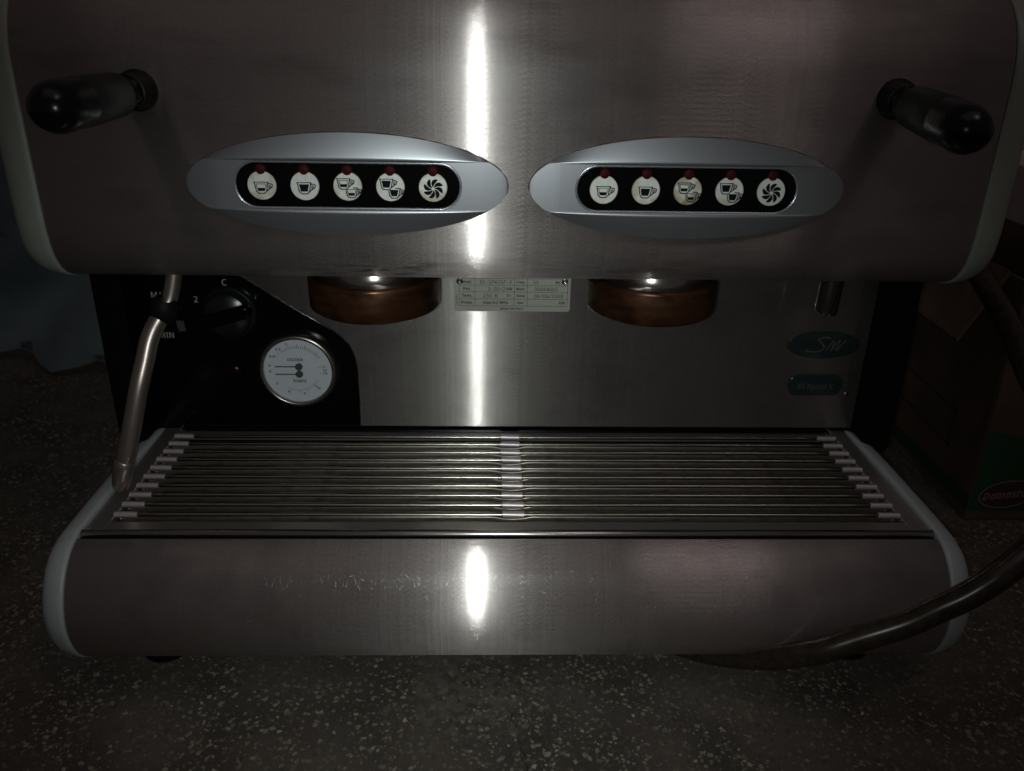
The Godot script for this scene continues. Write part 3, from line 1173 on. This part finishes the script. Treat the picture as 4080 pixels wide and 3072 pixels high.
func button(panel: Node, c: Vector2, z: float, k: int, s: int) -> void:
	var r := 0.0099
	var st := SurfaceTool.new()
	st.begin(Mesh.PRIMITIVE_TRIANGLES)
	add_lathe(st, Vector3(c.x, c.y, z), Vector3(0, 0, 1), [[0, r], [0.0006, r], [0.0009, r - 0.0003]], 40)
	flat_fan(st, ellipse(Vector2.ZERO, r - 0.0003, r - 0.0003, 40), func(q: Vector2): return Vector3(c.x + q.x, c.y + q.y, z + 0.0009), true)
	var face := button_face(k, s)
	put("button", finish(st), face, panel)
	put("indicator_light", lathe(Vector3(c.x, c.y + 0.0109, z), Vector3(0, 0, 1), [[0, 0.0038], [0.0007, 0.0037], [0.0012, 0.0028], [0.0014, 0]], 24), M["led_red"], panel)
	var ik := SurfaceTool.new()
	ik.begin(Mesh.PRIMITIVE_TRIANGLES)
	var zi := z + 0.00115
	if k == 4:
		for i in 8:
			var a := TAU * i / 8 + 0.15
			var petal := []
			for j in 13:
				var t := j / 12.0
				petal.append([t, 1.0])
			var left := []
			var rightp := []
			for j in 13:
				var t := j / 12.0
				var rad := 0.0011 + t * 0.0058
				var ang := a - t * t * 0.55
				var w := 0.00026 + 0.00120 * sin(minf(t * 1.18, 1.0) * PI * 0.5) * sqrt(clampf((1.02 - t) * 5.0, 0, 1))
				var dirv := Vector2(cos(ang), sin(ang))
				var nrm := Vector2(-dirv.y, dirv.x)
				left.append(c + Vector2(0.0002, -0.0008) + dirv * rad + nrm * w)
				rightp.push_front(c + Vector2(0.0002, -0.0008) + dirv * rad - nrm * w)
			ink_fill(ik, left + rightp, zi + i * 0.00002)
	elif k < 2:
		cup(ik, c + Vector2(0, -0.0015), 1.0, zi, k == 1)
	else:
		cup(ik, c + Vector2(-0.0023, 0.0018), 0.95, zi, k == 3)
		cup(ik, c + Vector2(0.0029, -0.0042), 0.88, zi + 0.00012, k == 3, true)
	put("symbol", finish(ik), M["ink"], panel)


func cup(st: SurfaceTool, c: Vector2, k: float, z: float, full: bool, behind := false) -> void:
	var w := 0.00072
	var P := func(x: float, y: float) -> Vector2: return c + Vector2(x, y) * k * 0.001
	# outer wall with its lip, then the coffee inside
	var wall := [P.call(-5.3, 3.8), P.call(-4.9, 3.3), P.call(-3.9, -2.3), P.call(-2.4, -3.8), P.call(1.6, -3.8), P.call(3.1, -2.3), P.call(4.2, 3.2)]
	if behind:
		wall = [P.call(-4.7, 2.0), P.call(-3.9, -2.3), P.call(-2.4, -3.8), P.call(1.6, -3.8), P.call(3.1, -2.3), P.call(4.2, 3.2), P.call(4.4, 3.8), P.call(0.8, 3.8)]
		ink_line(st, wall, w, z)
	else:
		ink_line(st, wall + [P.call(4.5, 3.8)], w, z, true)
	var lo := -2.3
	var hi := 2.7 if full else -0.1
	var edge := func(y: float) -> float: return 2.35 + (y + 2.3) / 5.0 * 1.05
	ink_fill(st, [P.call(-edge.call(lo) - 0.5, lo), P.call(edge.call(lo) - 0.5, lo), P.call(edge.call(hi) - 0.4, hi), P.call(-edge.call(hi) - 0.5, hi)], z)
	if not full:
		ink_line(st, [P.call(-3.2, -0.2), P.call(-3.8, 2.6), P.call(3.0, 2.6), P.call(2.6, -0.2)], w * 0.6, z + 0.00003)
	ink_line(st, [P.call(4.3, 2.9), P.call(6.6, 2.7), P.call(7.4, 2.0), P.call(6.9, 0.5), P.call(3.2, -2.2)], w, z + 0.00006)
	ink_line(st, [P.call(5.0, 1.7), P.call(6.0, 1.5), P.call(5.8, 0.6), P.call(4.7, -0.2)], w * 0.8, z + 0.00009, true)


func button_face(k: int, s: int) -> StandardMaterial3D:
	# worn silver discs: each has its own coffee stains
	var key := "button_face_%d_%d" % [k, s]
	var m := mat(key, Color(1, 1, 1), 0.45, 0.2)
	var im := Image.create(64, 64, false, Image.FORMAT_RGB8)
	var f := FastNoiseLite.new()
	f.seed = 40 + k * 3 + s
	f.frequency = 0.03
	var amount: float = {-1: [0.45, 0.2, 0.45, 0.25, 0.5], 1: [0.2, 0.5, 0.75, 0.4, 0.2]}[s][k]
	for y in 64:
		for x in 64:
			var rr := Vector2(x - 32, y - 32).length() / 31.0
			var v := clampf(f.get_noise_2d(x, y) * 0.8 + 0.55 * (rr - 0.55) + 0.5 * (y / 64.0 - 0.5) + (amount - 0.45) * 0.8, 0, 1) * amount
			var g := 0.87 + 0.05 * f.get_noise_2d(x * 3, y * 3)
			var col := Color(g, g, g * 0.965).lerp(Color(0.50, 0.38, 0.18), v)
			im.set_pixel(x, y, col)
	m.albedo_texture = ImageTexture.create_from_image(im)
	m.uv1_scale = Vector3(12.1, -12.1, 1)
	m.uv1_offset = Vector3(0.5, 0.5, 0)
	return m


func group_head(s: int) -> void:
	var c := pt(s * 0.1135, 0.213, 0.656)
	var g := put("group_head", lathe(c, Vector3.UP, [[-0.004, 0.0], [-0.004, 0.040], [-0.002, 0.0485], [0.0, 0.0518], [0.002, 0.0530], [0.010, 0.0533], [0.024, 0.0533], [0.0262, 0.0528], [0.0272, 0.0515], [0.0268, 0.0490]], 72), M["coffee_brown"], null)
	put("bell", lathe(c, Vector3.UP, [[0.0255, 0.0492], [0.0268, 0.0480], [0.0276, 0.0463], [0.0290, 0.0452], [0.0325, 0.0438], [0.038, 0.0424], [0.050, 0.0412]], 64), M["chrome"], g)
	var lg := lathe(c, Vector3.UP, [[0.0262, 0.0512], [0.0272, 0.0506], [0.0266, 0.0494]], 64)
	put("groove_ring", lg, M["dark_chrome"], g)


func steam_knob(s: int) -> void:
	var base := pt(-0.2545, 0.0446, 0.588) if s < 0 else pt(0.2560, 0.0425, 0.588)
	var tip := pt(-0.2655, 0.0476, 0.497) if s < 0 else pt(0.2582, 0.0521, 0.497)
	var dir := (tip - base).normalized()
	var l := base.distance_to(tip)
	var k := put("steam_knob", lathe(base, dir, [[0.024, 0.0], [0.024, 0.0122], [0.027, 0.0128], [l - 0.022, 0.0143], [l - 0.006, 0.0147], [l - 0.001, 0.0147], [l + 0.004, 0.0138], [l + 0.009, 0.0113], [l + 0.0122, 0.0078], [l + 0.0138, 0.0038], [l + 0.0142, 0.0]], 48), M["knob_black"], null, "black steam tap knob at the left of the hood" if s < 0 else "black steam tap knob at the right of the hood")
	put("grip_sleeve", lathe(base, dir, [[0.0265, 0.0124], [0.0275, 0.0134], [l - 0.024, 0.0147], [l - 0.0225, 0.0143]], 48), M["knob_grip"], k)
	var hexa := lathe(base, dir, [[0.010, 0.0], [0.010, 0.0102], [0.0112, 0.0112], [0.0222, 0.0112], [0.0238, 0.0102], [0.024, 0.0]], 6)
	put("collar_nut", hexa, M["nut_steel"], k)
	put("stem", lathe(base, dir, [[-0.002, 0.0135], [0.0015, 0.0134], [0.0022, 0.0122], [0.0115, 0.0120], [0.0120, 0.0105]], 28), M["nut_steel"], k)


func steam_wand() -> void:
	var path := spline([pt(-0.2700, 0.172, 0.650), pt(-0.2721, 0.1886, 0.6480), pt(-0.2763, 0.2055, 0.6450), pt(-0.2805, 0.2145, 0.6415), pt(-0.2857, 0.2229, 0.6380), pt(-0.2895, 0.2300, 0.6335), pt(-0.2926, 0.2390, 0.6285), pt(-0.2955, 0.2530, 0.6220), pt(-0.3000, 0.2718, 0.6140), pt(-0.3061, 0.2966, 0.6080), pt(-0.3126, 0.3200, 0.6035), pt(-0.3165, 0.3330, 0.6015)], 6)
	var rad := []
	for i in path.size():
		rad.append(lerpf(0.0062, 0.0074, smoothstep(14.0, 26.0, i)))
	var w := put("steam_wand", tube(path, rad, 24), M["wand_steel"])
	put("tip", tube([pt(-0.3160, 0.3312, 0.6017), pt(-0.3162, 0.3318, 0.6016), pt(-0.3178, 0.3370, 0.6012), pt(-0.3200, 0.3440, 0.6006), pt(-0.3218, 0.3515, 0.6002), pt(-0.3230, 0.3560, 0.6), pt(-0.3234, 0.3580, 0.6)], [0.0073, 0.0079, 0.0081, 0.0079, 0.0073, 0.0062, 0.0045], 24), M["wand_steel"], w)
	put("rubber_joint", lathe(pt(-0.2815, 0.2150, 0.6415), Vector3(0.35, 1, 0.2), [[-0.011, 0.0074], [-0.0085, 0.0092], [-0.0045, 0.0106], [0.0, 0.0110], [0.0045, 0.0106], [0.0085, 0.0088], [0.011, 0.0064]], 32), M["black_rubber"], w)


func water_spout() -> void:
	var d := 0.69
	put("water_spout", tube([pt(0.2792, 0.172, d), pt(0.2786, 0.19, d), pt(0.2776, 0.21, d), pt(0.2768, 0.2270, d), pt(0.2766, 0.2290, d), pt(0.2765, 0.2296, d)], [0.0098, 0.0098, 0.0098, 0.0098, 0.0094, 0.0078], 28), M["dark_chrome"])


func data_plate() -> void:
	var z := -0.7297
	var x0 := -0.0520
	var x1 := 0.0546
	var yb := EYE - 0.2437
	var yt := EYE - 0.2005
	var pl := put("data_plate", plate_mesh(stadium(Vector2((x0 + x1) / 2, (yb + yt) / 2), (x1 - x0) / 2, (yt - yb) / 2, 0.0026, 5), z - 0.0004, z + 0.0006, 0.0003, 2), M["plate"])
	var zi := z + 0.0008
	var ln := SurfaceTool.new()
	ln.begin(Mesh.PRIMITIVE_TRIANGLES)
	var L := -0.0474
	var R := 0.0518
	var rowy := [0.2060, 0.2123, 0.2186, 0.2250, 0.2317, 0.2383]
	for h in rowy:
		ink_line(ln, [Vector2(L, EYE - h), Vector2(R, EYE - h)], 0.0003, zi)
	for x in [L, -0.0331, 0.0029, 0.0149, R]:
		ink_line(ln, [Vector2(x, EYE - 0.2060), Vector2(x, EYE - 0.2383)], 0.0003, zi + 0.00004)
	put("printed_lines", finish(ln), M["ink_soft"], pl)
	var y := [EYE - 0.2155, EYE - 0.2219, EYE - 0.2284, EYE - 0.2350]
	for w in [["Mod.", -0.0403, 0, 0.0028], ["Pot.", -0.0403, 1, 0.0028], ["Tens.", -0.0403, 2, 0.0028], ["Press.", -0.0403, 3, 0.0028], ["Freq.", 0.0088, 0, 0.0024], ["Matr.", 0.0088, 1, 0.0024], ["Data", 0.0088, 2, 0.0024], ["Gas", 0.0088, 3, 0.0024], ["Hz", 0.0425, 0, 0.0027], ["kW", -0.0018, 1, 0.0027], ["V~", -0.0018, 2, 0.0027], ["max 0.2 MPa", -0.0142, 3, 0.0027], ["kW", 0.0470, 3, 0.0027]]:
		letters("lettering", w[0], Vector3(w[1], y[w[2]], zi), w[3], M["ink"], pl, true)
	for w in [["85-SPRINT-E", -0.0140, 0], ["3.00/2", -0.0135, 1], ["230 M", -0.0190, 2], ["50", 0.0225, 0], ["00694665", 0.0320, 1], ["06/06/2008", 0.0345, 2]]:
		letters("stamped_lettering", w[0], Vector3(w[1], y[w[2]] - 0.0002, zi), 0.0034, M["ink_stamped"], pl, false, true, 0.95)
	letters("lettering", "MADE IN ITALY", Vector3(0.0008, EYE - 0.2409, zi), 0.0016, M["ink"], pl, true, false, 1.25)
	var side := letters("lettering", "2213027", Vector3(-0.0497, EYE - 0.2325, zi), 0.0020, M["ink_soft"], pl)
	side.rotation.z = PI / 2
	for x in [-0.0471, 0.0489]:
		put("rivet", lathe(Vector3(x, EYE - 0.2149, z + 0.0005), Vector3(0, 0, 1), [[0, 0.0031], [0.0008, 0.0030], [0.0013, 0.0023], [0.0011, 0.0013], [0.0002, 0.0011], [0.0001, 0]], 24), M["chrome"], pl)


func badges() -> void:
	var z := -0.7300
	var b1 := put("badge", plate_mesh(ellipse(Vector2(0.2980, EYE - 0.2748), 0.0353, 0.0136, 56), z, z + 0.0012, 0.0008, 3, 0.0016), M["badge_teal"], null, "oval teal badge with a script monogram")
	var zi := z + 0.0031
	var st := SurfaceTool.new()
	st.begin(Mesh.PRIMITIVE_TRIANGLES)
	var c := Vector2(0.2985, EYE - 0.2748)
	var high := [0.0]
	var pen := func(p: Array, w: float):
		high[0] += 0.00008
		var q := spline2(p, 6)
		var pts := []
		for v in q:
			pts.append(c + v * 0.001)
		ink_line(st, pts, w, zi + high[0])
	pen.call([Vector2(4, 7.2), Vector2(1.0, 8.8), Vector2(-4.5, 8.2), Vector2(-6.6, 5.6), Vector2(-3.4, 2.6), Vector2(-0.8, -0.6), Vector2(-2.4, -4.0), Vector2(-7, -5.6), Vector2(-13, -5.6), Vector2(-18.5, -4.2)], 0.0012)
	pen.call([Vector2(1.5, -5), Vector2(4.5, 1.2), Vector2(7.5, 5.4), Vector2(7.6, 1.0), Vector2(6.2, -4.8)], 0.0011)
	pen.call([Vector2(6.2, -4.8), Vector2(9.5, 1.2), Vector2(13.2, 6.2), Vector2(12.6, 1.4), Vector2(10.4, -4.8)], 0.0011)
	pen.call([Vector2(10.4, -4.8), Vector2(13.5, -1.5), Vector2(18.6, 6.2)], 0.0009)
	put("monogram", finish(st), M["badge_ink"], b1)
	var b2 := put("badge", plate_mesh(stadium(Vector2(0.2965, EYE - 0.3163), 0.0273, 0.0107, 0.0104), z, z + 0.0012, 0.0008, 3, 0.0010), M["badge_teal"], null, "rounded teal model badge")
	letters("lettering", "85 Sprint E", Vector3(0.2965, EYE - 0.3168, z + 0.0024), 0.0052, M["badge_ink"], b2, false, false, 0.92, "Droid Serif")


func drip_grate() -> void:
	var g := Node3D.new()
	g.name = "drip_grate"
	g.position = pt(0, 0.370, 0.645)
	add_child(g)
	tag(g, "stained steel drip grate of ten long slats lying in the machine's tray", "drip grate")
	var off := -g.position
	var pitch := 0.01533
	for i in 10:
		var d := 0.7128 - pitch * i
		# the broad stained slat in front of each bar, dished under the middle pads
		var rows := []
		var prof := [[-0.0046, 0.3730], [-0.0047, 0.3694], [-0.0052, 0.3686], [-0.0066, 0.3681], [-0.0085, 0.3679], [-0.0110, 0.3681], [-0.0132, 0.3686], [-0.0137, 0.3694], [-0.0138, 0.3730]]
		if i == 9:
			prof = [[-0.0040, 0.3730], [-0.0041, 0.3694], [-0.0044, 0.3686], [-0.0052, 0.3682], [-0.0070, 0.3680], [-0.0080, 0.3684], [-0.0084, 0.3730]]
		for q in prof:
			var r := PackedVector3Array()
			for j in 81:
				var x := -0.3165 + 0.633 * j / 80.0
				var dip := 0.0022 * exp(-pow(x / 0.011, 4.0)) + 0.0022 * smoothstep(0.296, 0.304, absf(x))
				r.append(pt(x, q[1] + dip, d + q[0]))
			rows.append(r)
		put("slat", sheet(rows), M["slat_olive"], g).position = off
		# the round bar with its three pale pads
		var bow := 0.0006 * sin(i * 2.3)
		var line := []
		for j in 21:
			var x := -0.3185 + 0.637 * j / 20.0
			line.append(pt(x, 0.3660, d + bow * (1 - pow(x / 0.3185, 2.0))))
		var bar := put("bar", tube(line, [0.0017], 14), M["bar_steel"], g)
		bar.position = off
		for p in [[-0.3190, -0.3010], [-0.0085, 0.0095], [0.3010, 0.3190]]:
			var j0 := rng.randf_range(-0.0005, 0.0005)
			var bb := bow * (1 - pow((p[0] + p[1]) / 0.637, 2.0))
			put("pad", pad_mesh(pt(p[0] + j0, 0.3660, d + bb), pt(p[1] + j0, 0.3660, d + bb), 0.0030 if absf(p[0]) < 0.1 else 0.0026), M["pad_steel" if absf(p[0]) < 0.1 else "pad_dull"], bar)


# a short sleeve with flat cut ends and a slight chamfer
func pad_mesh(a: Vector3, b: Vector3, r: float) -> ArrayMesh:
	var st := SurfaceTool.new()
	st.begin(Mesh.PRIMITIVE_TRIANGLES)
	var t := (b - a).normalized()
	add_tube(st, [a + t * 0.0003, b - t * 0.0003], [r], 18, false)
	st.set_smooth_group(-1)
	for e in [[a, a + t * 0.0003, 1], [b, b - t * 0.0003, -1]]:
		for k in 18:
			var w0 := TAU * k / 18.0
			var w1 := TAU * (k + 1) / 18.0
			var d0 := Vector3(0, cos(w0), sin(w0))
			var d1 := Vector3(0, cos(w1), sin(w1))
			var q: Array = [e[0], e[0] + d0 * r * 0.92, e[0] + d1 * r * 0.92, e[0] + d0 * r * 0.92, e[1] + d0 * r, e[1] + d1 * r, e[0] + d0 * r * 0.92, e[1] + d1 * r, e[0] + d1 * r * 0.92]
			if e[2] < 0:
				q.reverse()
			for v in q:
				st.set_uv(Vector2(v.x, v.y))
				st.add_vertex(v)
	return finish(st)


func hose() -> void:
	var p := spline([pt(0.40, 0.10, 0.90), pt(0.412, 0.14, 0.83), pt(0.4220, 0.178, 0.765), pt(0.4254, 0.2023, 0.72), pt(0.4240, 0.2281, 0.66), pt(0.4180, 0.2520, 0.61), pt(0.4150, 0.277, 0.56), pt(0.4020, 0.305, 0.515), pt(0.3730, 0.3270, 0.486), pt(0.3476, 0.3457, 0.475), pt(0.3331, 0.3582, 0.4730), pt(0.3198, 0.3701, 0.4735), pt(0.3065, 0.3808, 0.4755), pt(0.2860, 0.3980, 0.4790), pt(0.2560, 0.4165, 0.4845), pt(0.2305, 0.4330, 0.4905), pt(0.2030, 0.4555, 0.509), pt(0.1740, 0.4765, 0.536), pt(0.1411, 0.4865, 0.562), pt(0.1104, 0.4895, 0.585), pt(0.06, 0.4900, 0.590), pt(0.02, 0.4900, 0.66), pt(0.01, 0.4900, 0.75)], 8)
	var h := put("hose", tube(p, [0.0098], 24), M["hose_brown"], self)
	tag(h, "dark brown glossy hose looping from behind the machine and under its tray", "hose")
